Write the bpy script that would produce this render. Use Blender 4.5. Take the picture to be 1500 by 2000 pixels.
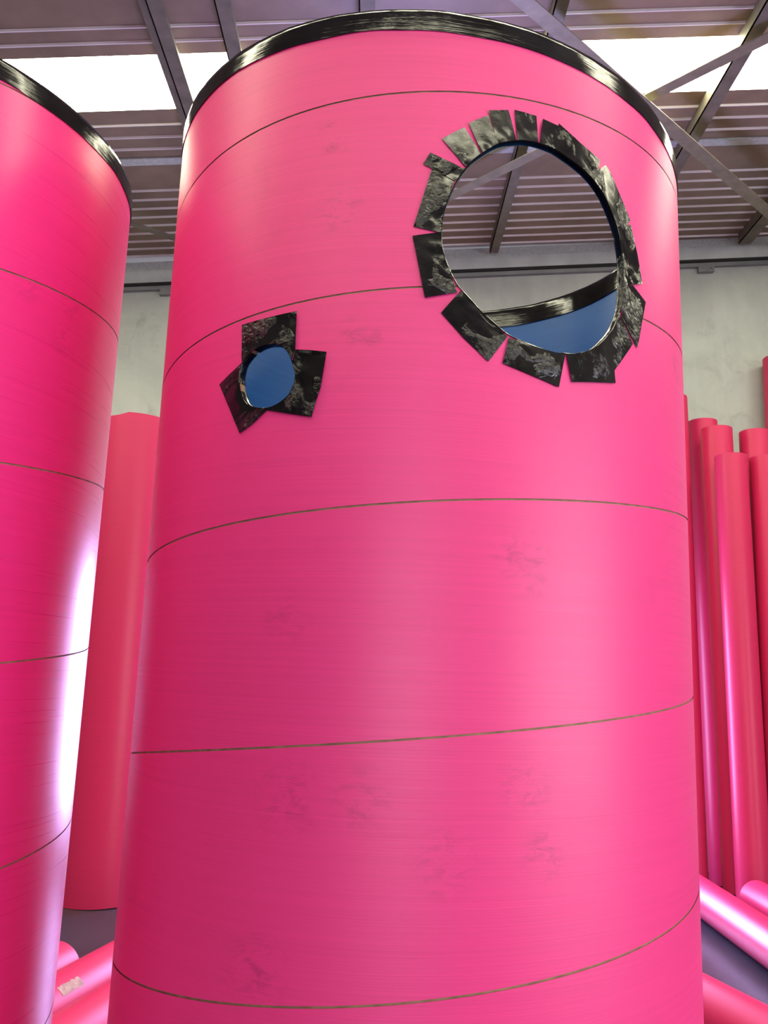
import bpy, bmesh, math, random
from mathutils import Vector, Matrix, noise
from mathutils.geometry import delaunay_2d_cdt
random.seed(7)
for o in list(bpy.data.objects): bpy.data.objects.remove(o)
SC = bpy.context.scene
COL = SC.collection
PI = math.pi

# ------------------------------------------------------------------ camera
F, PITCH, ROLL, CH = 1675.0, .18813, .03511, 1.6
cd = bpy.data.cameras.new('camera'); cam = bpy.data.objects.new('camera', cd); COL.objects.link(cam)
cd.sensor_fit = 'VERTICAL'; cd.sensor_height = 24; cd.lens = 24 * F / 2000; cd.clip_start = .05
cam.matrix_world = Matrix.Translation((0, 0, CH)) @ Matrix.Rotation(PI/2 + PITCH, 4, 'X') @ Matrix.Rotation(ROLL, 4, 'Z')
SC.camera = cam
vs = SC.view_settings
vs.view_transform = 'Standard'; vs.look = 'None'; vs.gamma = 1; vs.use_curve_mapping = False; vs.exposure = 0.08

# ------------------------------------------------------------------ world and daylight at the two door openings
w = bpy.data.worlds.new('world'); SC.world = w; w.use_nodes = True
w.node_tree.nodes['Background'].inputs[0].default_value = (.72, .80, 1, 1)
w.node_tree.nodes['Background'].inputs[1].default_value = 2.5
def area(name, loc, rot, sx, sy, power, col):
    l = bpy.data.lights.new(name, 'AREA'); l.shape = 'RECTANGLE'; l.size = sx; l.size_y = sy; l.energy = power; l.color = col
    o = bpy.data.objects.new(name, l); COL.objects.link(o); o.location = loc; o.rotation_euler = rot; return o
FD = (-.7, 2.2, 2.9)
BD = (-.25, 1.8, 2.45)         # back doorway, hidden behind the big tube
YF, YB = -7.0, 8.0             # front and back wall
XL, XR = -6.5, 7.5
RD = (-5.5, .2, 3.7)           # side doorway in the right wall: y0, y1, height
area('daylight_front_door', ((FD[0]+FD[1])/2, YF-.25, FD[2]/2), (PI/2, 0, 0), FD[1]-FD[0], FD[2], 150, (.93, .90, 1))
area('daylight_right_door', (XR+.25, (RD[0]+RD[1])/2, RD[2]/2), (0, PI/2, 0), RD[2], RD[1]-RD[0], 305, (1, .95, 1))
SILL = .42
area('daylight_back_door', ((BD[0]+BD[1])/2, YB+.3, (BD[2]+SILL)/2), (-PI/2, 0, 0), BD[1]-BD[0], BD[2]-SILL, 470, (.52, .46, 1))
SKY_E = 18.5                    # brightness of the fibreglass roof lights

# ------------------------------------------------------------------ pixel helpers (a pixel gives a direction, surfaces give distance)
def ray(p):
    x = (p[0]-750)/F; y = -(p[1]-1000)/F
    c, s = math.cos(ROLL), math.sin(ROLL); x, y = c*x - s*y, s*x + c*y
    return Vector((x, math.cos(PITCH) - y*math.sin(PITCH), math.sin(PITCH) + y*math.cos(PITCH)))
def onY(p, Y): d = ray(p); return d*(Y/d.y) + Vector((0, 0, CH))
def onZ(p, z): d = ray(p); return d*((z-CH)/d.z) + Vector((0, 0, CH))

# ------------------------------------------------------------------ materials
def newmat(name):
    m = bpy.data.materials.new(name); m.use_nodes = True
    nt = m.node_tree; b = nt.nodes['Principled BSDF']; return m, nt, b
def nd(nt, t, **kw):
    n = nt.nodes.new(t)
    for k, v in kw.items():
        if k.startswith('i_'):
            key = k[2:]; key = int(key) if key.isdigit() else key.replace('_', ' ')
            n.inputs[key].default_value = v
        else: setattr(n, k, v)
    return n
def lk(nt, a, b): nt.links.new(a, b)
def coords(nt, scale=(1, 1, 1), kind='Object'):
    tc = nd(nt, 'ShaderNodeTexCoord'); mp = nd(nt, 'ShaderNodeMapping'); mp.inputs['Scale'].default_value = scale
    lk(nt, tc.outputs[kind], mp.inputs['Vector']); return mp.outputs['Vector']
def ntex(nt, vec, scale, detail=4, rough=.55, dist=0):
    n = nd(nt, 'ShaderNodeTexNoise'); n.inputs['Scale'].default_value = scale; n.inputs['Detail'].default_value = detail
    n.inputs['Roughness'].default_value = rough; n.inputs['Distortion'].default_value = dist
    lk(nt, vec, n.inputs['Vector']); return n.outputs['Fac']
def ramp(nt, fac, stops):
    r = nd(nt, 'ShaderNodeValToRGB'); cr = r.color_ramp
    while len(cr.elements) < len(stops): cr.elements.new(.5)
    for e, (p, c) in zip(cr.elements, stops):
        e.position = p; e.color = c if len(c) == 4 else (*c, 1)
    lk(nt, fac, r.inputs['Fac']); return r.outputs['Color']
def mixc(nt, fac, a, b, mode='MIX'):
    m = nd(nt, 'ShaderNodeMix', data_type='RGBA', blend_type=mode)
    for i, v in ((0, fac), (6, a), (7, b)):
        if hasattr(v, 'is_output') or isinstance(v, bpy.types.NodeSocket): lk(nt, v, m.inputs[i])
        else: m.inputs[i].default_value = v if i == 0 else (*v, 1)
    return m.outputs[2]
def math_(nt, op, a, b=None):
    m = nd(nt, 'ShaderNodeMath', operation=op)
    for i, v in ((0, a), (1, b)):
        if v is None: continue
        if isinstance(v, bpy.types.NodeSocket): lk(nt, v, m.inputs[i])
        else: m.inputs[i].default_value = v
    return m.outputs[0]
def bump(nt, b, h, strength, dist=.001):
    n = nd(nt, 'ShaderNodeBump'); n.inputs['Strength'].default_value = strength; n.inputs['Distance'].default_value = dist
    lk(nt, h, n.inputs['Height']); lk(nt, n.outputs['Normal'], b.inputs['Normal'])
def plain(name, col, rough=.5, metal=0, spec=.5, vary=.15, scale=6, bmp=0, bscale=60):
    m, nt, b = newmat(name); v = coords(nt)
    f = ntex(nt, v, scale)
    c = ramp(nt, f, [(.3, tuple(x*(1-vary) for x in col)), (.7, tuple(min(1, x*(1+vary)) for x in col))])
    lk(nt, c, b.inputs['Base Color']); b.inputs['Roughness'].default_value = rough; b.inputs['Metallic'].default_value = metal
    b.inputs['Specular IOR Level'].default_value = spec
    if bmp: bump(nt, b, ntex(nt, v, bscale), bmp, .002)
    return m
def pink(name, col, rough, dirt, scuffs=(), streak=.25):
    m, nt, b = newmat(name); v = coords(nt)
    st = ntex(nt, coords(nt, (1.2, 1.2, 160)), 1.0, 5, .6)            # winding streaks around the tube
    st2 = ntex(nt, coords(nt, (3, 3, 600)), 1.0, 3, .6)
    c = mixc(nt, ramp(nt, st, [(.35, (0, 0, 0)), (.75, (1, 1, 1))]), col, tuple(x*.93 for x in col))
    grime = ramp(nt, ntex(nt, v, 3.1, 8, .68, .6), [(.58, (0, 0, 0)), (.78, (1, 1, 1))])
    specks = ramp(nt, ntex(nt, v, 55, 3, .6), [(.74, (0, 0, 0)), (.80, (1, 1, 1))])
    f = math_(nt, 'MULTIPLY', grime, dirt)
    f = math_(nt, 'ADD', f, math_(nt, 'MULTIPLY', specks, dirt*.9))
    if scuffs:
        geo = nd(nt, 'ShaderNodeNewGeometry')
        tot = None
        for (P, r) in scuffs:
            vm = nd(nt, 'ShaderNodeVectorMath', operation='DISTANCE'); vm.inputs[1].default_value = P
            lk(nt, geo.outputs['Position'], vm.inputs[0])
            mr = nd(nt, 'ShaderNodeMapRange', interpolation_type='SMOOTHSTEP'); mr.inputs[1].default_value = r; mr.inputs[2].default_value = 0
            lk(nt, vm.outputs['Value'], mr.inputs[0])
            tot = mr.outputs[0] if tot is None else math_(nt, 'MAXIMUM', tot, mr.outputs[0])
        n2 = ramp(nt, ntex(nt, coords(nt, (1, 1, 2.2)), 34, 6, .7, .8), [(.47, (0, 0, 0)), (.72, (1, 1, 1))])
        f = math_(nt, 'MAXIMUM', f, math_(nt, 'MULTIPLY', math_(nt, 'MULTIPLY', tot, n2), .42))
    c = mixc(nt, f, c, (.10, .012, .05))
    lk(nt, c, b.inputs['Base Color'])
    rr = nd(nt, 'ShaderNodeMapRange'); rr.inputs[3].default_value = rough-.07; rr.inputs[4].default_value = rough+.12
    lk(nt, st2, rr.inputs[0]); lk(nt, rr.outputs[0], b.inputs['Roughness'])
    b.inputs['Specular IOR Level'].default_value = .5
    bump(nt, b, mixc(nt, .5, st, st2), streak, .0006)
    return m
PINK = (.86, .046, .25)
M = {}
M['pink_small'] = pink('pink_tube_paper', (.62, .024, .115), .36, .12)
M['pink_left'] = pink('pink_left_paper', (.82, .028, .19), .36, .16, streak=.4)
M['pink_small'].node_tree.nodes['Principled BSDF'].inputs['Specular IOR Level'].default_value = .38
M['board'] = plain('cardboard', (.33, .20, .11), .85, vary=.3, scale=60)
M['board_pale'] = plain('pale_board_edge', (.62, .55, .47), .8, vary=.2, scale=50)
M['paper'] = plain('torn_paper', (.42, .27, .25), .8, vary=.35, scale=40)
M['roof'] = plain('painted_roof_sheet', (.255, .178, .130), .42, vary=.22, scale=3)
M['rib'] = plain('rib_painted_highlight', (.82, .76, .77), .35, vary=.1, scale=3)  # pale tone paints in the highlights along the rib faces
M['steel'] = plain('primed_steel', (.165, .142, .108), .5, vary=.25, scale=8)
M['brace'] = plain('galvanised_brace', (.24, .215, .155), .45, .15, vary=.2, scale=10)
M['galv'] = plain('galvanised_strip', (.55, .58, .58), .5, .2, vary=.14, scale=40)
M['beam'] = plain('grey_beam_paint', (.52, .56, .58), .5, vary=.12, scale=5)
M['trim'] = plain('dark_grey_trim', (.24, .255, .265), .5, vary=.12, scale=5)
M['dark'] = plain('painted_gap_shade', (.02, .02, .022), .8)
M['bolt'] = plain('bright_bolt', (.75, .75, .75), .25, 1, vary=.05)

def concrete(name, col, col2, rough=.8):
    m, nt, b = newmat(name); v = coords(nt)
    f = ntex(nt, v, 1.1, 9, .62, .4)
    c = ramp(nt, f, [(.32, col2), (.62, col)])
    st = ramp(nt, ntex(nt, coords(nt, (1, 1, .8)), 2.6, 9, .7, 1.0), [(.56, (0, 0, 0)), (.72, (1, 1, 1))])
    c = mixc(nt, math_(nt, 'MULTIPLY', st, .55), c, tuple(x*.45 for x in col))
    dr = ramp(nt, ntex(nt, coords(nt, (3, 3, .25)), 2.0, 6, .6), [(.5, (0, 0, 0)), (.8, (1, 1, 1))])
    c = mixc(nt, math_(nt, 'MULTIPLY', dr, .3), c, tuple(min(1, x*1.25) for x in col))
    lk(nt, c, b.inputs['Base Color']); b.inputs['Roughness'].default_value = rough
    bump(nt, b, ntex(nt, v, 30, 6), .2, .004)
    return m
M['wall'] = concrete('concrete_wall', (.49, .52, .50), (.37, .39, .385))
M['floor'] = concrete('concrete_floor', (.040, .041, .060), (.024, .024, .032), .26)
M['floor'].node_tree.nodes['Principled BSDF'].inputs['Specular IOR Level'].default_value = .2
M['blocker_panel'] = plain('light_blocker_dark', (.06, .055, .055), .7)  # for the unseen wall added as a light blocker
M['cladding'] = plain('side_cladding', (.14, .13, .125), .6)

# glossy black adhesive tape with crinkles
def tape_mat():
    m, nt, b = newmat('black_tape'); v = coords(nt)
    dust = ramp(nt, ntex(nt, v, 22, 6, .65, .5), [(.45, (.004, .003, .004)), (.85, (.018, .015, .018))])
    lk(nt, dust, b.inputs['Base Color'])
    rg = nd(nt, 'ShaderNodeMapRange'); rg.inputs[3].default_value = .06; rg.inputs[4].default_value = .22
    lk(nt, ntex(nt, v, 30, 4), rg.inputs[0]); lk(nt, rg.outputs[0], b.inputs['Roughness'])
    # crinkles come in patches, flat tape between
    cr = ntex(nt, v, 95, 4, .6, 2.2)
    patch = ramp(nt, ntex(nt, v, 17, 3, .5, .6), [(.52, (0, 0, 0)), (.70, (1, 1, 1))])
    h = math_(nt, 'ADD', math_(nt, 'MULTIPLY', cr, math_(nt, 'ADD', math_(nt, 'MULTIPLY', patch, .55), .02)), math_(nt, 'MULTIPLY', ntex(nt, v, 9, 2), .14))
    bump(nt, b, h, .8, .006)
    b.inputs['Specular IOR Level'].default_value = .5
    return m
M['tape'] = tape_mat()
def rim_tape_mat():
    m, nt, b = newmat('black_rim_tape')
    v = coords(nt, (1, 1, 1))
    lk(nt, ramp(nt, ntex(nt, v, 14, 5), [(.4, (.004, .0035, .004)), (.8, (.014, .012, .013))]), b.inputs['Base Color'])
    b.inputs['Roughness'].default_value = .10; b.inputs['Specular IOR Level'].default_value = .5
    h = math_(nt, 'ADD', ntex(nt, coords(nt, (6, 6, 190)), 1, 4, .6, .3), math_(nt, 'MULTIPLY', ntex(nt, v, 26, 3), .5))
    bump(nt, b, h, .13, .003)
    return m
M['rim_tape'] = rim_tape_mat()
def liner_mat():
    m, nt, b = newmat('blue_liner')
    st = ntex(nt, coords(nt, (1.5, 1.5, 120)), 1, 4)
    lk(nt, ramp(nt, st, [(.3, (.012, .09, .335)), (.7, (.016, .108, .38))]), b.inputs['Base Color'])
    b.inputs['Roughness'].default_value = .45
    return m
M['blue'] = liner_mat()
def sky_mat():
    m, nt, b = newmat('fibreglass_rooflight'); v = coords(nt)
    d = ramp(nt, ntex(nt, v, 7, 6, .7, .4), [(.66, (1, .97, .70)), (.72, (.05, .04, .015))])
    b.inputs['Base Color'].default_value = (.7, .66, .45, 1); b.inputs['Roughness'].default_value = .5
    lk(nt, d, b.inputs['Emission Color']); b.inputs['Emission Strength'].default_value = SKY_E
    return m
M['sky'] = sky_mat()

# ------------------------------------------------------------------ object helpers
def mesh_obj(name, verts, faces, mat, parent=None, smooth=False, normals=None):
    me = bpy.data.meshes.new(name); me.from_pydata([tuple(v) for v in verts], [], faces); me.validate(); me.update()
    if smooth: me.polygons.foreach_set('use_smooth', [True]*len(me.polygons))
    if normals: me.normals_split_custom_set_from_vertices([tuple(n) for n in normals])
    me.materials.append(mat)
    o = bpy.data.objects.new(name, me); COL.objects.link(o)
    if parent: o.parent = parent
    return o
def tag(o, label=None, cat=None, group=None, kind=None):
    if label: o['label'] = label
    if cat: o['category'] = cat
    if group: o['group'] = group
    if kind: o['kind'] = kind
    return o
def empty(name, loc=(0, 0, 0)):
    o = bpy.data.objects.new(name, None); o.empty_display_size = .1; COL.objects.link(o); o.location = loc; return o
def boxes(bl):
    V, Fc = [], []
    for (x0, x1, y0, y1, z0, z1) in bl:
        n = len(V)
        V += [Vector((x, y, z)) for z in (z0, z1) for y in (y0, y1) for x in (x0, x1)]
        Fc += [tuple(n+i for i in q) for q in ((0, 2, 3, 1), (4, 5, 7, 6), (0, 1, 5, 4), (2, 6, 7, 3), (0, 4, 6, 2), (1, 3, 7, 5))]
    return V, Fc
def boxobj(name, bl, mat, parent=None, fn=None):
    V, Fc = boxes(bl)
    if fn: V = [fn(v) for v in V]
    return mesh_obj(name, V, Fc, mat, parent)

# ------------------------------------------------------------------ the building shell
ZR, SL = 4.2 + CH, .077                       # roof underside height at x=0 and its rise to the right
def zroof(x): return ZR + SL*x
tag(boxobj('floor', [(XL-1, XR+1, YF-6, YB+6, -.1, 0)], M['floor']), kind='structure')
LT = 3.878 + CH                                # top line of the concrete of the back wall at x=0
def wtop(x): return LT + .083*x
def wallpoly(name, y0, y1, door, topfn, mat):
    V, Fc = [], []
    xs = [XL, door[0], door[1], XR]
    segs = [(XL, door[0], 0), (door[0], door[1], door[2]), (door[1], XR, 0)]
    for (a, b, zb) in segs:
        n = len(V)
        for y in (y0, y1):
            V += [Vector((a, y, zb)), Vector((b, y, zb)), Vector((b, y, topfn(b))), Vector((a, y, topfn(a)))]
        Fc += [(n, n+1, n+2, n+3), (n+4, n+7, n+6, n+5), (n, n+4, n+5, n+1), (n+3, n+2, n+6, n+7), (n, n+3, n+7, n+4), (n+1, n+5, n+6, n+2)]
    return mesh_obj(name, V, Fc, mat)
tag(wallpoly('wall_back', YB, YB+.2, BD, wtop, M['wall']), kind='structure')
tag(wallpoly('wall_front', YF-.2, YF, FD, lambda x: zroof(x)-.01, M['cladding']), kind='structure')
tag(boxobj('wall_left', [(XL-.2, XL, YF, YB, 0, zroof(XL))], M['cladding']), kind='structure')
tag(boxobj('wall_right', [(XR, XR+.2, YF, RD[0], 0, zroof(XR)), (XR, XR+.2, RD[1], YB, 0, zroof(XR)), (XR, XR+.2, RD[0], RD[1], RD[2], zroof(XR))], M['cladding']), kind='structure')
tag(boxobj('door_3', [(XR-.02, XR+.04, RD[0]-.06, RD[0], 0, RD[2]+.06), (XR-.02, XR+.04, RD[1], RD[1]+.06, 0, RD[2]+.06), (XR-.02, XR+.04, RD[0], RD[1], RD[2], RD[2]+.06)], M['steel']), kind='structure')
tag(boxobj('wall_light_blocker', [(-2.95, -2.8, -1.5, 2.2, 0, 3.9), (-2.95, -.7, -1.65, -1.5, 0, 3.9)], M['blocker_panel']), kind='structure')  # unseen dark wall added to keep light off the giant tube's lower left
tag(boxobj('trim_1', [(BD[0], BD[1], YB+.02, YB+.2, 0, SILL)], M['wall']), kind='structure')
for i, (dr, y) in enumerate(((BD, YB), (FD, YF))):
    tag(boxobj('door_%d' % (i+1), [(dr[0]-.06, dr[0], y-.02, y+.04, 0, dr[2]+.06), (dr[1], dr[1]+.06, y-.02, y+.04, 0, dr[2]+.06), (dr[0], dr[1], y-.02, y+.04, dr[2], dr[2]+.06)], M['steel']), kind='structure')

# roof: ribbed sheets, fibreglass roof lights and galvanised strips, all running left-right
ceil = tag(empty('ceiling', (0, 0, ZR)), kind='structure')
def strip(name, prof, mat):
    V, Fc = [], []
    for (y, dz) in prof:
        V += [Vector((XL, y, SL*XL+dz)), Vector((XR, y, SL*XR+dz))]
    for i in range(len(prof)-1): Fc.append((2*i, 2*i+1, 2*i+3, 2*i+2))
    return mesh_obj(name, V, Fc, mat, ceil)
PER = 4.57; Y0 = 5.135
RIB = []
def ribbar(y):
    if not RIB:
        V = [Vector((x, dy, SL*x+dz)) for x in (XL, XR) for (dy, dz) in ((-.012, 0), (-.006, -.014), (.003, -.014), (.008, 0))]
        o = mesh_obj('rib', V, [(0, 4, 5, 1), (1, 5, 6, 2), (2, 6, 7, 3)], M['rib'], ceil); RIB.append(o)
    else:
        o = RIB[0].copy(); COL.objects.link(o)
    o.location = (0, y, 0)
for k in range(-3, 1):
    s0 = Y0 + k*PER
    if s0 > YF:
        a, b = s0, s0+.565
        V = [Vector((x, y, SL*x+dz)) for dz in (0, .008) for (x, y) in ((XL, a), (XR, a), (XR, b), (XL, b))]
        mesh_obj('skylight_panel', V, [(3, 2, 1, 0), (4, 5, 6, 7), (0, 1, 5, 4), (1, 2, 6, 5), (2, 3, 7, 6), (3, 0, 4, 7)], M['sky'], ceil)
    else: strip('roof_sheet', [(s0, 0), (s0+.565, 0)], M['roof'])
    lo = s0 + .565
    groups = [(lo, lo+.585, [.735, .885, 1.035]), (lo+.585, lo+1.0, []), ]
    r = [1.625+.143*i for i in range(17)]
    groups += [(lo+1.0, lo+1.0+.715-.01, r[:5]), (lo+1.705, lo+2.42, r[5:10]), (lo+2.42, lo+3.60, r[10:]), (lo+3.60, lo+PER-.565, [4.31, 4.445])]
    for (a, b, ribs) in groups:
        if b < YF or a > YB+.25: continue
        strip('roof_sheet', [(a, 0), (b, 0)], M['roof'])
        for rr in ribs:
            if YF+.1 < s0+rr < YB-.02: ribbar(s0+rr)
    a, b = s0+1.155, s0+1.245
    if a > YF and b < YB:
        V = [Vector((x, y, SL*x+dz)) for dz in (-.012, -.001) for (x, y) in ((XL, a), (XR, a), (XR, b), (XL, b))]
        mesh_obj('galvanised_lap_strip', V, [(3, 2, 1, 0), (4, 5, 6, 7), (0, 1, 5, 4), (1, 2, 6, 5), (2, 3, 7, 6), (3, 0, 4, 7)], M['galv'], ceil)

# purlins running from front to back under the sheets
def purlin(x, wd, dp, label, mat='steel', double=False):
    o = empty('purlin', (x, 0, zroof(x)-dp))
    y0, y1 = YF+.02, YB-.12
    boxobj('web', [(-wd/2, -wd/2+.008, y0, y1, 0, dp-.012)], M[mat], o)
    boxobj('bottom_flange', [(-wd/2, wd/2, y0, y1, 0, .008), (wd/2-.006, wd/2, y0, y1, .008, .025)], M[mat], o)
    if double:
        boxobj('side_channel', [(-wd/2-.055, -wd/2, y0, y1, .02, .03), (-wd/2-.055, -wd/2-.047, y0, y1, .03, dp-.012)], M[mat], o)
    return tag(o, label, 'purlin', 'steel purlins under the roof sheets')
purlin(-1.50, .095, .14, 'thick steel purlin seen in the gap between the two giant pink tubes', double=True)
purlin(-1.10, .10, .10, 'grey steel purlin meeting the taped rim just right of the thick purlin')
purlin(-.215, .10, .12, 'short stretch of steel purlin above the top of the tallest pink tube')
purlin(1.0, .085, .12, 'dark steel purlin seen through the big round hole in the tube')
purlin(2.35, .10, .12, 'steel purlin crossing the bright roof light at upper right')
purlin(3.50, .12, .12, 'dark steel purlin ending at the wall beam at the right edge')
# diagonal braces just below the purlins
def brace(a, b, wd, drop, label, t=.05, mat='brace'):
    A = Vector((a[0], a[1], zroof(a[0])-drop)); B = Vector((b[0], b[1], zroof(b[0])-drop))
    d = (B-A); L = d.length; d.normalize(); sx = d.cross(Vector((0, 0, 1))).normalized(); up = sx.cross(d)
    o = empty('roof_brace', A)
    def fn(v): return sx*v.x + d*v.y + up*v.z
    boxobj('flat_leg', [(-wd/2, wd/2, 0, L, 0, .007)], M[mat], o, fn)
    boxobj('upright_leg', [(-wd/2, -wd/2+.007, 0, L, .007, t)], M[mat], o, fn)
    return tag(o, label, 'brace', 'diagonal roof braces')
brace((-.246, 3.52), (4.04, 7.71), .105, .26, 'grey diagonal brace sloping down to the right beside the taped rim')
brace((-.85, 7.91), (3.75, 3.69), .095, .20, 'diagonal brace seen through the big hole and across the bright roof light')
brace((-4.1, 5.31), (-1.35, 7.83), .085, .20, 'dark diagonal brace between the two giant tubes near the wall', mat='steel')

# beam along the top of the back wall
bm_ = empty('wall_beam', (0, YB, LT))
def shear(v): return Vector((v.x, v.y, v.z + .083*v.x))
boxobj('beam_face', [(XL, XR, -.07, 0, .060, .185)], M['beam'], bm_, shear)
boxobj('flashing', [(XL, XR, -.03, 0, .185, .30)], M['galv'], bm_, shear)
boxobj('gap_shade_strip', [(XL, XR, -.069, 0, .034, .060)], M['dark'], bm_, shear)  # near-black strip painted in for the shaded gap under the beam face
boxobj('angle_trim', [(XL, XR, -.045, 0, -.004, .034)], M['trim'], bm_, shear)
for px in (-4.6-2.17+.0, -2.22, 3.14):
    if px < XL: continue
    pl = boxobj('bracket_plate', [(px-.08, px+.08, -.048, 0, -.062, .03)], M['trim'], bm_, shear)
    for bx in (-.042, .045):
        V, Fc = [], []
        for j in range(10):
            a = 2*PI*j/10
            V += [Vector((px+bx+.017*math.cos(a), -.048, -.034+.083*px+.017*math.sin(a))), Vector((px+bx+.012*math.cos(a), -.062, -.034+.083*px+.012*math.sin(a)))]
        for j in range(10): k = (j+1) % 10; Fc.append((2*j, 2*j+1, 2*k+1, 2*k))
        Fc.append(tuple(2*j+1 for j in range(10)))
        mesh_obj('bolt', V, Fc, M['bolt'], pl)
tag(bm_, 'grey steel beam with bolted plates along the top of the concrete wall', 'beam')

# ------------------------------------------------------------------ giant tubes
class Barrel:
    R = .5; T = .009; SP = .30859
    def __init__(s, X, Y, e, g, ztop, z0, ta, tb): s.X, s.Y, s.e, s.g, s.zt, s.z0, s.ta, s.tb = X, Y, e, g, ztop, z0, ta, tb
    def pos(s, phi, z, r=None):
        r = s.R if r is None else r
        u, v = r*math.sin(phi), -r*math.cos(phi)
        return Vector((s.X+u, s.Y+s.e*v-s.g*u, z))
    def nrm(s, phi):
        u, v = math.sin(phi), -math.cos(phi)
        return Vector((u + v*s.g/s.e, v/s.e, 0)).normalized()
    def top(s, phi): return s.zt + s.ta*math.sin(phi) - s.tb*math.cos(phi)
    def helix(s, phi, k): return s.z0 + k*s.SP + s.SP*phi/(2*PI)
    def hit(s, p):
        d = ray(p); u, v = d.x, (d.y+s.g*d.x)/s.e; Xc, Yc = s.X, (s.Y+s.g*s.X)/s.e
        A = u*u+v*v; B = -(u*Xc+v*Yc); C = Xc*Xc+Yc*Yc-s.R**2
        t = (-B-math.sqrt(max(B*B-A*C, 0)))/A
        P = d*t; return (math.atan2(t*u-Xc, -(t*v-Yc)), P.z+CH)
def inside(pt, poly):
    x, y = pt; c = False; j = len(poly)-1
    for i in range(len(poly)):
        xi, yi = poly[i]; xj, yj = poly[j]
        if (yi > y) != (yj > y) and x < (xj-xi)*(y-yi)/(yj-yi)+xi: c = not c
        j = i
    return c
def pdist(pt, poly):
    m = 9
    for i in range(len(poly)):
        a = Vector(poly[i-1]); b = Vector(poly[i]); p = Vector(pt); ab = b-a
        t = max(0, min(1, (p-a).dot(ab)/max(ab.length_squared, 1e-12))); m = min(m, (p-a-ab*t).length)
    return m
def smooth_closed(pts, sub=4):
    n = len(pts); out = []
    for i in range(n):
        p0, p1, p2, p3 = (Vector(pts[(i+j) % n]) for j in (-1, 0, 1, 2))
        for k in range(sub):
            t = k/sub
            q = .5*((2*p1)+(p2-p0)*t+(2*p0-5*p1+4*p2-p3)*t*t+(3*p1-p0-3*p2+p3)*t**3); out.append((q.x, q.y))
    return out
NC = 168; GAP = .0028
def build_barrel(B, label, pmat, holes):
    """holes: closed outlines in (arc length, z)"""
    root = empty('giant_cardboard_tube', (B.X, B.Y, 0)); off = Vector((B.X, B.Y, 0))
    R = B.R; ss = [-PI*R + 2*PI*R*i/NC for i in range(NC+1)]
    ks = range(-8, 4)
    def grid(seams):
        V, E = [], []
        def line(pts, closed=False):
            n = len(V); V.extend(Vector(p) for p in pts); m = len(pts)
            E.extend((n+i, n+(i+1) % m) for i in range(m if closed else m-1))
        line([(s, 0) for s in ss]); line([(s, B.top(s/R)-.001) for s in ss])
        if seams:
            for k in ks:
                for sg in (-1, 1):
                    pts = [(s, B.helix(s/R, k)+sg*GAP/2) for s in ss]
                    pts = [p for p in pts if .002 < p[1] < B.top(p[0]/R)-.003]
                    if len(pts) > 1: line(pts)
        for h in holes: line(h, True)
        for s in ss:
            for j in range(1, 26):
                z = j*.1
                if z > B.top(s/R)-.02: continue
                if seams and min(abs(z-B.helix(s/R, k)) for k in ks) < .012: continue
                if holes and any((abs(s-h[0][0]) < .5 and abs(z-h[0][1]) < .5 and (inside((s, z), h) or pdist((s, z), h) < .005)) for h in holes): continue
                V.append(Vector((s, z)))
        v, e, f, *_ = delaunay_2d_cdt(V, E, [], 0, 1e-6)
        out = []
        for t in f:
            c = (sum(v[i].x for i in t)/3, sum(v[i].y for i in t)/3)
            if any(inside(c, h) for h in holes): continue
            if c[1] < 0 or all(v[i].y > B.top(v[i].x/R)-.0011 for i in t): continue
            out.append((t, c))
        return v, out
    v, tris = grid(True)
    bands = {}
    for t, c in tris:
        q = (c[1]-B.helix(c[0]/R, 0))/B.SP; k = math.floor(q); fr = (q-k)*B.SP
        if fr < GAP/2 or fr > B.SP-GAP/2: continue
        bands.setdefault(k, []).append(t)
    def surf(name, v, ts, r, mat, inward=False):
        idx = {}; P, N, Fc = [], [], []
        for t in ts:
            f = []
            for i in t:
                if i not in idx:
                    idx[i] = len(P); ph = v[i].x/R
                    P.append(B.pos(ph, v[i].y, r)-off); N.append(B.nrm(ph)*(-1 if inward else 1))
                f.append(idx[i])
            a, b, c = (v[i] for i in t)
            ccw = (b-a).cross(c-a) > 0
            if ccw == inward: f.reverse()
            Fc.append(tuple(f))
        return mesh_obj(name, P, Fc, mat, root, True, N)
    for k in sorted(bands): surf('wrap_band', v, bands[k], R, pmat)
    v2, tr2 = grid(False); ts = [t for t, c in tr2]
    core = surf('core', v2, ts, R-.0016, M['board'])
    surf('inner_liner', v2, ts, R-B.T, M['blue'], True)
    # cut faces of the holes and of the lower end
    for h in holes:
        V, Fc = [], []; n = 0; m = len(h)
        for (s, z) in h: V += [B.pos(s/R, z, R)-off, B.pos(s/R, z, R-B.T)-off]
        for i in range(m): j = (i+1) % m; Fc.append((n+2*i, n+2*i+1, n+2*j+1, n+2*j))
        mesh_obj('cut_edge', V, Fc, M['board'], root)
    # tape over the rim: outside, over the top, down the inside
    NR = 420; prof = [(R+.0012, -.0345), (R+.0014, -.02), (R+.0015, -.006), (R+.0010, .0006), (R-.002, .0020), (R-.007, .0020), (R-.0095, .0006), (R-.0108, -.006), (R-.0110, -.025), (R-.0108, -.050)]
    V, Fc = [], []
    for i in range(NR):
        ph = 2*PI*i/NR
        for j, (r, dz) in enumerate(prof):
            wv = noise.noise(Vector((math.sin(ph)*9, math.cos(ph)*9, j*.35+B.X*7)))
            wv2 = noise.noise(Vector((math.sin(ph)*32, math.cos(ph)*32, j*.9)))
            ez = 0
            if j in (0, len(prof)-1): ez = .0022*noise.noise(Vector((math.sin(ph)*6, math.cos(ph)*6, j*3.1)))
            V.append(B.pos(ph, B.top(ph)+dz+ez+.0006*wv, r+(.0005*wv+.0004*wv2+.0004)*(1 if j < 5 else -1))-off)
    m = len(prof)
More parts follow.
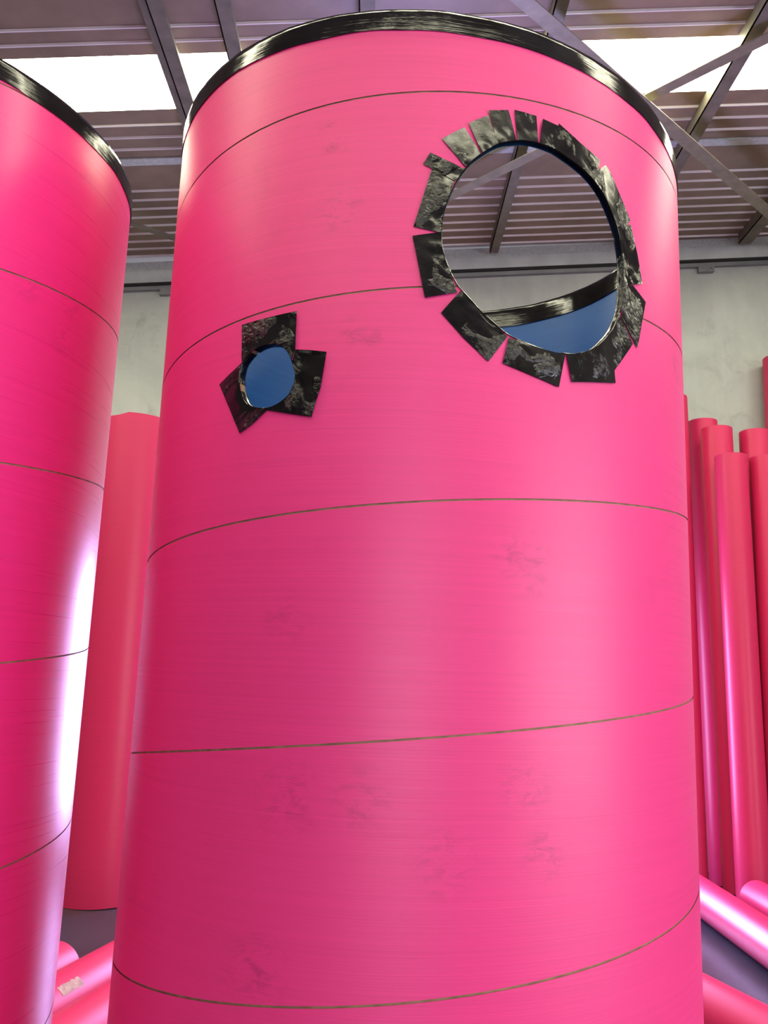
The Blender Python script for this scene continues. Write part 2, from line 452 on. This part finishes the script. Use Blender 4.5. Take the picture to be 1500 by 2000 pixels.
    for i in range(NR):
        k = (i+1) % NR
        for j in range(m-1): Fc.append((i*m+j, k*m+j, k*m+j+1, i*m+j+1))
    mesh_obj('rim_tape', V, Fc, M['rim_tape'], root, True)
    tag(root, label, 'tube', 'giant pink cardboard tubes')
    return root
def tape_piece(B, root, poly, lift, seed, name='tape_strip', fold=None):
    """poly: outline in (arc length, z) on the tube"""
    R = B.R; off = Vector((B.X, B.Y, 0))
    V = [Vector(p) for p in poly]; n = len(V)
    dense, E = [], []
    for i in range(n):
        a, b = V[i], V[(i+1) % n]; k = max(1, int((b-a).length/.009))
        dense += [a.lerp(b, j/k) for j in range(k)]
    E = [(i, (i+1) % len(dense)) for i in range(len(dense))]
    pl = [tuple(p) for p in dense]
    x0, x1 = min(p.x for p in V), max(p.x for p in V); y0, y1 = min(p.y for p in V), max(p.y for p in V)
    pts = list(dense); st = .0065; x = x0
    while x < x1:
        y = y0
        while y < y1:
            if inside((x, y), pl) and pdist((x, y), pl) > .003: pts.append(Vector((x, y)))
            y += st
        x += st
    v, e, f, *_ = delaunay_2d_cdt(pts, E, [], 0, 1e-6)
    fc = []
    for t in f:
        c = (sum(v[i].x for i in t)/3, sum(v[i].y for i in t)/3)
        if inside(c, pl): fc.append(tuple(t) if (v[t[1]]-v[t[0]]).cross(v[t[2]]-v[t[0]]) > 0 else tuple(reversed(t)))
    P = []
    for q in v:
        wz = noise.noise(Vector((q.x*70, q.y*70, seed*3.7)))*.0005 + noise.noise(Vector((q.x*190, q.y*190, seed)))*.00035
        dh = fold(q) if fold else 1
        near = max(0, 1-dh/.022)
        P.append(B.pos(q.x/R, q.y, R+.0012+lift+wz*(.6+1.8*near)+.0004)-off)
    o = mesh_obj(name, P, fc, M['tape'], root, True)
    return o

BM = Barrel(.08293, 1.64984, 1.0414, -.12908, .97387+CH, .85104+CH, .00153, -.00937)
BL = Barrel(-1.0352, 1.5251, .9738, .0019, .952+CH, .8669+CH, .006, .009)
def pz3(l): return [(780+x/2.885, 180+y/2.885) for x, y in l]      # big hole
def pz4(l): return [(400+x/5.357, 580+y/5.357) for x, y in l]      # small hole
def bar(l): return [(ph*BM.R, z) for ph, z in (BM.hit(p) for p in l)]
BIG = [(235, 800), (238, 740), (253, 660), (283, 580), (328, 490), (398, 400), (470, 343), (560, 293), (650, 276), (730, 278), (800, 295), (875, 325), (955, 378), (1035, 440), (1098, 508), (1150, 585), (1196, 690), (1228, 780), (1246, 880), (1256, 960), (1258, 1060), (1252, 1180), (1235, 1260), (1192, 1345), (1130, 1413), (1070, 1457), (980, 1477), (880, 1467), (780, 1442), (690, 1407), (610, 1368), (540, 1310), (460, 1238), (380, 1150), (320, 1080), (280, 1000), (253, 930), (238, 860)]
SMALL = [(366, 860), (378, 770), (410, 680), (495, 580), (600, 515), (725, 492), (820, 520), (882, 590), (922, 680), (954, 830), (932, 930), (882, 1030), (800, 1102), (720, 1147), (640, 1170), (560, 1165), (478, 1142), (418, 1080), (382, 990)]
hb = smooth_closed(bar(pz3(BIG)), 3); hs = smooth_closed(bar(pz4(SMALL)), 3)
def wpos(p): ph, z = BM.hit(p); return tuple(BM.pos(ph, z))
SC_ = [(wpos(p), r) for p, r in [((665, 410), .055), ((690, 645), .035), ((1040, 1105), .07), ((1000, 1080), .05), ((655, 285), .03), ((640, 240), .025), ((720, 660), .03), ((1320, 720), .04), ((560, 1205), .05), ((1030, 1530), .06), ((560, 1560), .07), ((700, 1560), .06), ((1060, 1670), .05), ((870, 1690), .06), ((500, 1900), .07)]]
M['pink_main'] = pink('pink_giant_paper', PINK, .40, .14, SC_, .34)
main = build_barrel(BM, 'giant pink cardboard tube with a big and a small black-taped hole', M['pink_main'], [hb, hs])
SL_ = [(tuple(BL.pos(*BL.hit(p))), r) for p, r in [((165, 330), .03), ((180, 350), .03), ((140, 600), .04), ((125, 670), .05), ((60, 560), .04)]]
M['pink_left'] = pink('pink_left_paper', (.84, .030, .235), .28, .12, SL_, .08)
left = build_barrel(BL, 'giant pink cardboard tube cut off by the left edge, without holes', M['pink_left'], [])
big_pieces = [
 [(185, 432), (312, 498), (283, 580), (253, 660), (238, 740), (236, 795), (80, 760)],
 [(175, 345), (365, 437), (328, 490), (310, 505), (135, 408)],
 [(75, 815), (235, 793), (238, 860), (253, 930), (280, 1000), (325, 1133), (145, 1162), (128, 1080), (105, 960)],
 [(345, 1120), (385, 1155), (460, 1238), (540, 1310), (607, 1380), (500, 1520), (360, 1385), (235, 1245)],
 [(615, 1385), (690, 1409), (780, 1444), (880, 1469), (932, 1476), (895, 1665), (735, 1595), (580, 1530)],
 [(935, 1477), (980, 1479), (1070, 1459), (1130, 1415), (1192, 1360), (1198, 1480), (1212, 1642), (968, 1635)],
 [(1135, 1411), (1192, 1347), (1240, 1262), (1312, 1420), (1205, 1575), (1196, 1480)],
 [(1250, 1240), (1255, 1180), (1258, 1090), (1310, 1090), (1382, 1185), (1335, 1445), (1242, 1262)],
 [(1229, 780), (1225, 758), (1297, 750), (1335, 920), (1362, 1083), (1258, 1092), (1258, 1060), (1256, 960), (1246, 880)],
 [(1092, 500), (1118, 440), (1160, 412), (1185, 455), (1298, 725), (1280, 750), (1226, 776), (1196, 690), (1150, 585)],
 [(872, 324), (880, 240), (895, 180), (1010, 285), (1125, 385), (1118, 440), (1096, 506), (1035, 440), (955, 378)],
 [(788, 291), (796, 220), (805, 155), (890, 195), (878, 260), (873, 324), (830, 305)],
 [(664, 275), (648, 103), (708, 118), (720, 123), (770, 138), (782, 289), (730, 278)],
 [(552, 296), (535, 230), (500, 108), (612, 105), (636, 190), (656, 275), (600, 284)],
 [(462, 348), (390, 180), (500, 135), (530, 225), (556, 293)],
 [(372, 424), (240, 265), (365, 200), (410, 270), (458, 348), (410, 390)]]
for i, pz in enumerate(big_pieces):
    tape_piece(BM, main, bar(pz3(pz)), (0, .0005, .001)[i % 3], i, fold=lambda q: pdist(q, hb))
small_pieces = [
 [(398, 297), (690, 215), (970, 153), (952, 555), (915, 660), (882, 590), (820, 522), (725, 493), (600, 516), (495, 580), (395, 695)],
 [(955, 555), (1120, 562), (1282, 580), (1220, 950), (1170, 1100), (1125, 1260), (890, 1225), (655, 1188), (640, 1171), (720, 1148), (800, 1104), (882, 1031), (932, 930), (955, 830), (922, 680)],
 [(392, 690), (160, 920), (270, 1180), (372, 1430), (520, 1320), (655, 1188), (640, 1171), (560, 1166), (478, 1143), (418, 1081), (382, 991), (366, 860), (378, 770)]]
for i, pz in enumerate(small_pieces):
    tape_piece(BM, main, bar(pz4(pz)), (.0004, .0008, 0)[i], 40+i, fold=lambda q: pdist(q, hs))
# tape folded through the holes over the cut edge
def lining(h, skip):
    V, Fc = [], []; n = len(h); cx = sum(p[0] for p in h)/n; cz = sum(p[1] for p in h)/n; off = Vector((BM.X, BM.Y, 0))
    pr = [(.0026, .0), (.0016, .0010), (-.003, .0013), (-.007, .0012), (-.0105, .0008), (-.0112, -.003), (-.0112, -.018)]
    for i, (s, z) in enumerate(h):
        dx, dz = cx-s, cz-z; L = math.hypot(dx, dz)
        for j, (dr, ins) in enumerate(pr):
            k = ins+.0005*noise.noise(Vector((s*160, z*160, j*.8)))
            V.append(BM.pos((s+dx/L*k)/BM.R, z+dz/L*k, BM.R+dr)-off)
    m = len(pr)
    for i in range(n):
        if skip(i/n): continue
        k = (i+1) % n
        for j in range(m-1): Fc.append((i*m+j, k*m+j, k*m+j+1, i*m+j+1))
    o = mesh_obj('folded_tape_edge', V, Fc, M['tape'], main, True); return o
lining(hb, lambda t: .70 < t < .72)
lining(hs, lambda t: .09 < t < .105 or .145 < t < .16 or .93 < t < .97)

# ------------------------------------------------------------------ smaller pink tubes
def tube(base, top, r, label, group, torn=False, lying=False, wall=.009, mat='pink_small'):
    base, top = Vector(base), Vector(top); ax = top-base; L = ax.length; ax.normalize()
    o = empty('cardboard_tube', base); o.rotation_mode = 'QUATERNION'; o.rotation_quaternion = Vector((0, 0, 1)).rotation_difference(ax)
    n = 56; rows = 9
    def endz(a):
        if not torn: return L
        d = abs((a-PI*1.36+PI) % (2*PI)-PI)
        return L - (.03*max(0, 1-d/.5)**.4 + .008*noise.noise(Vector((a*6, 1, 2)))*(1 if d < .6 else 0) if d < .6 else 0)
    V, Fc, N = [], [], []
    for j in range(rows+1):
        for i in range(n):
            a = 2*PI*i/n; z = endz(a)*j/rows
            V.append((r*math.cos(a), r*math.sin(a), z)); N.append((math.cos(a), math.sin(a), 0))
    for j in range(rows):
        for i in range(n): k = (i+1) % n; Fc.append((j*n+i, j*n+k, (j+1)*n+k, (j+1)*n+i))
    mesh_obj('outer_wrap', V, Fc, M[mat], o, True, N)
    V, Fc = [], []
    ri = r-wall
    for (rr, e) in ((r-.0004, 0), (ri, 0), (ri, 1), (r-.0004, 1)):
        for i in range(n):
            a = 2*PI*i/n; V.append((rr*math.cos(a), rr*math.sin(a), (endz(a)-.001) if e else .001))
    for b in range(3):
        for i in range(n): k = (i+1) % n; Fc.append((b*n+k, b*n+i, (b+1)*n+i, (b+1)*n+k))
    mesh_obj('core', V, Fc, M['board_pale'], o)
    return tag(o, label, 'tube', group)
def stand(top_px, bot_px, Yb, Yt, r, label, group, torn=False):
    t = onY(top_px, Yt); b = onY(bot_px, Yb); d = (t-b)/(t.z-b.z)
    b = t - d*t.z                                     # foot of the axis on the floor
    lean = Vector((d.x, d.y)).length
    b.z = r*lean+.0005
    return tube(b, t, r, label, group, torn)
GS = 'pink tubes standing against the back wall at right'
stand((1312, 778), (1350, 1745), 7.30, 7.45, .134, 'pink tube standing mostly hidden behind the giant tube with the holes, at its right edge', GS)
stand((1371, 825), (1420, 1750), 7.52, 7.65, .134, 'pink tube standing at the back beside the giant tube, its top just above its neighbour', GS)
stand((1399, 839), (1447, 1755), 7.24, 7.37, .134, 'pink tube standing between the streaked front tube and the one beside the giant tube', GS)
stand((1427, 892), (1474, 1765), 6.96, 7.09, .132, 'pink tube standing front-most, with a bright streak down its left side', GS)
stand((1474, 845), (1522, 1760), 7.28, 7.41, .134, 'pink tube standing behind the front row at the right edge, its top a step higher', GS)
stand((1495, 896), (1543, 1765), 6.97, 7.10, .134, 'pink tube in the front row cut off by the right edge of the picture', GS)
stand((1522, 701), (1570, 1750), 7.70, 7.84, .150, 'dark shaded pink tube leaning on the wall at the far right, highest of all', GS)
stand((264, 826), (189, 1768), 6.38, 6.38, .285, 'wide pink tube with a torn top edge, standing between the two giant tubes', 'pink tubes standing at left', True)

# lying tubes, left bottom
GL = 'pink tubes lying on the floor'
r = .132; dv = Vector((.247, .969, 0)); nv = Vector((-.969, .247, 0))
A0 = onZ((112, 1897), 1.9*r); A0.z = 0
ax2 = A0 - nv*.05
def lie(p0, s0, s1, d, label, r=.132):
    a = Vector((p0.x, p0.y, r+.0005)) + d*s0; b = Vector((p0.x, p0.y, r+.0005)) + d*s1
    return tube(a, b, r, label, GL)
lie(ax2+nv*.272, -2.3, .34, dv, 'pink tube lying on the floor with its pale cut end showing, bottom left')
T2 = lie(ax2, -2.2, 1.1, dv, 'pink tube lying on the floor with a torn paper patch, middle of the bottom-left tubes')
lie(ax2-nv*.285, -2.1, 1.1, dv, 'pink tube lying nearest at the bottom left, between the two giant tubes')
# lying tubes, right bottom
dr = Vector((-.005, -1, 0))
lie(Vector((2.365, 6.75, 0)), 0, 3.6, dr, 'glossy violet-pink tube lying on the floor with a white streak, bottom right', .127)
lie(Vector((2.755, 6.50, 0)), 0, 3.2, Vector((-.0, -1, 0)), 'pink tube lying with its rounded end at the foot of the front standing tube', .127)
d3 = Vector((.315, -.949, 0))
P3 = onZ((1372, 1897), 1.9*.13); lie(Vector((P3.x-.06, P3.y-.03, 0)), -1.3, 1.9, d3, 'pink tube lying across the bottom right corner, nearest to the camera', .13)
# torn label on the middle lying tube
def patch():
    V, Fc = [], []
    a = onZ((112, 1944), .22); b = onZ((150, 1920), .22)
    inv = T2.matrix_basis.inverted()
    la, lb = inv @ a, inv @ b
    r = .1325; phi = math.atan2(la.y, la.x); n, m = 10, 5
    for i in range(n+1):
        for j in range(m+1):
            z = la.z+(lb.z-la.z)*i/n; ph = phi+(j/m-.5)*.34+.05*noise.noise(Vector((i*.9, j*.3, 1)))
            if j in (0, m): ph += .05*noise.noise(Vector((i*1.7, j, 5)))
            V.append((r*math.cos(ph), r*math.sin(ph), z))
    for i in range(n):
        for j in range(m): q = i*(m+1)+j; Fc.append((q, q+1, q+m+2, q+m+1))
    o = mesh_obj('torn_patch', V, Fc, M['paper'], T2); o['label'] = 'pale torn paper patch'
    so = o.modifiers.new('thickness', 'SOLIDIFY'); so.thickness = .0006; so.offset = 0
patch()
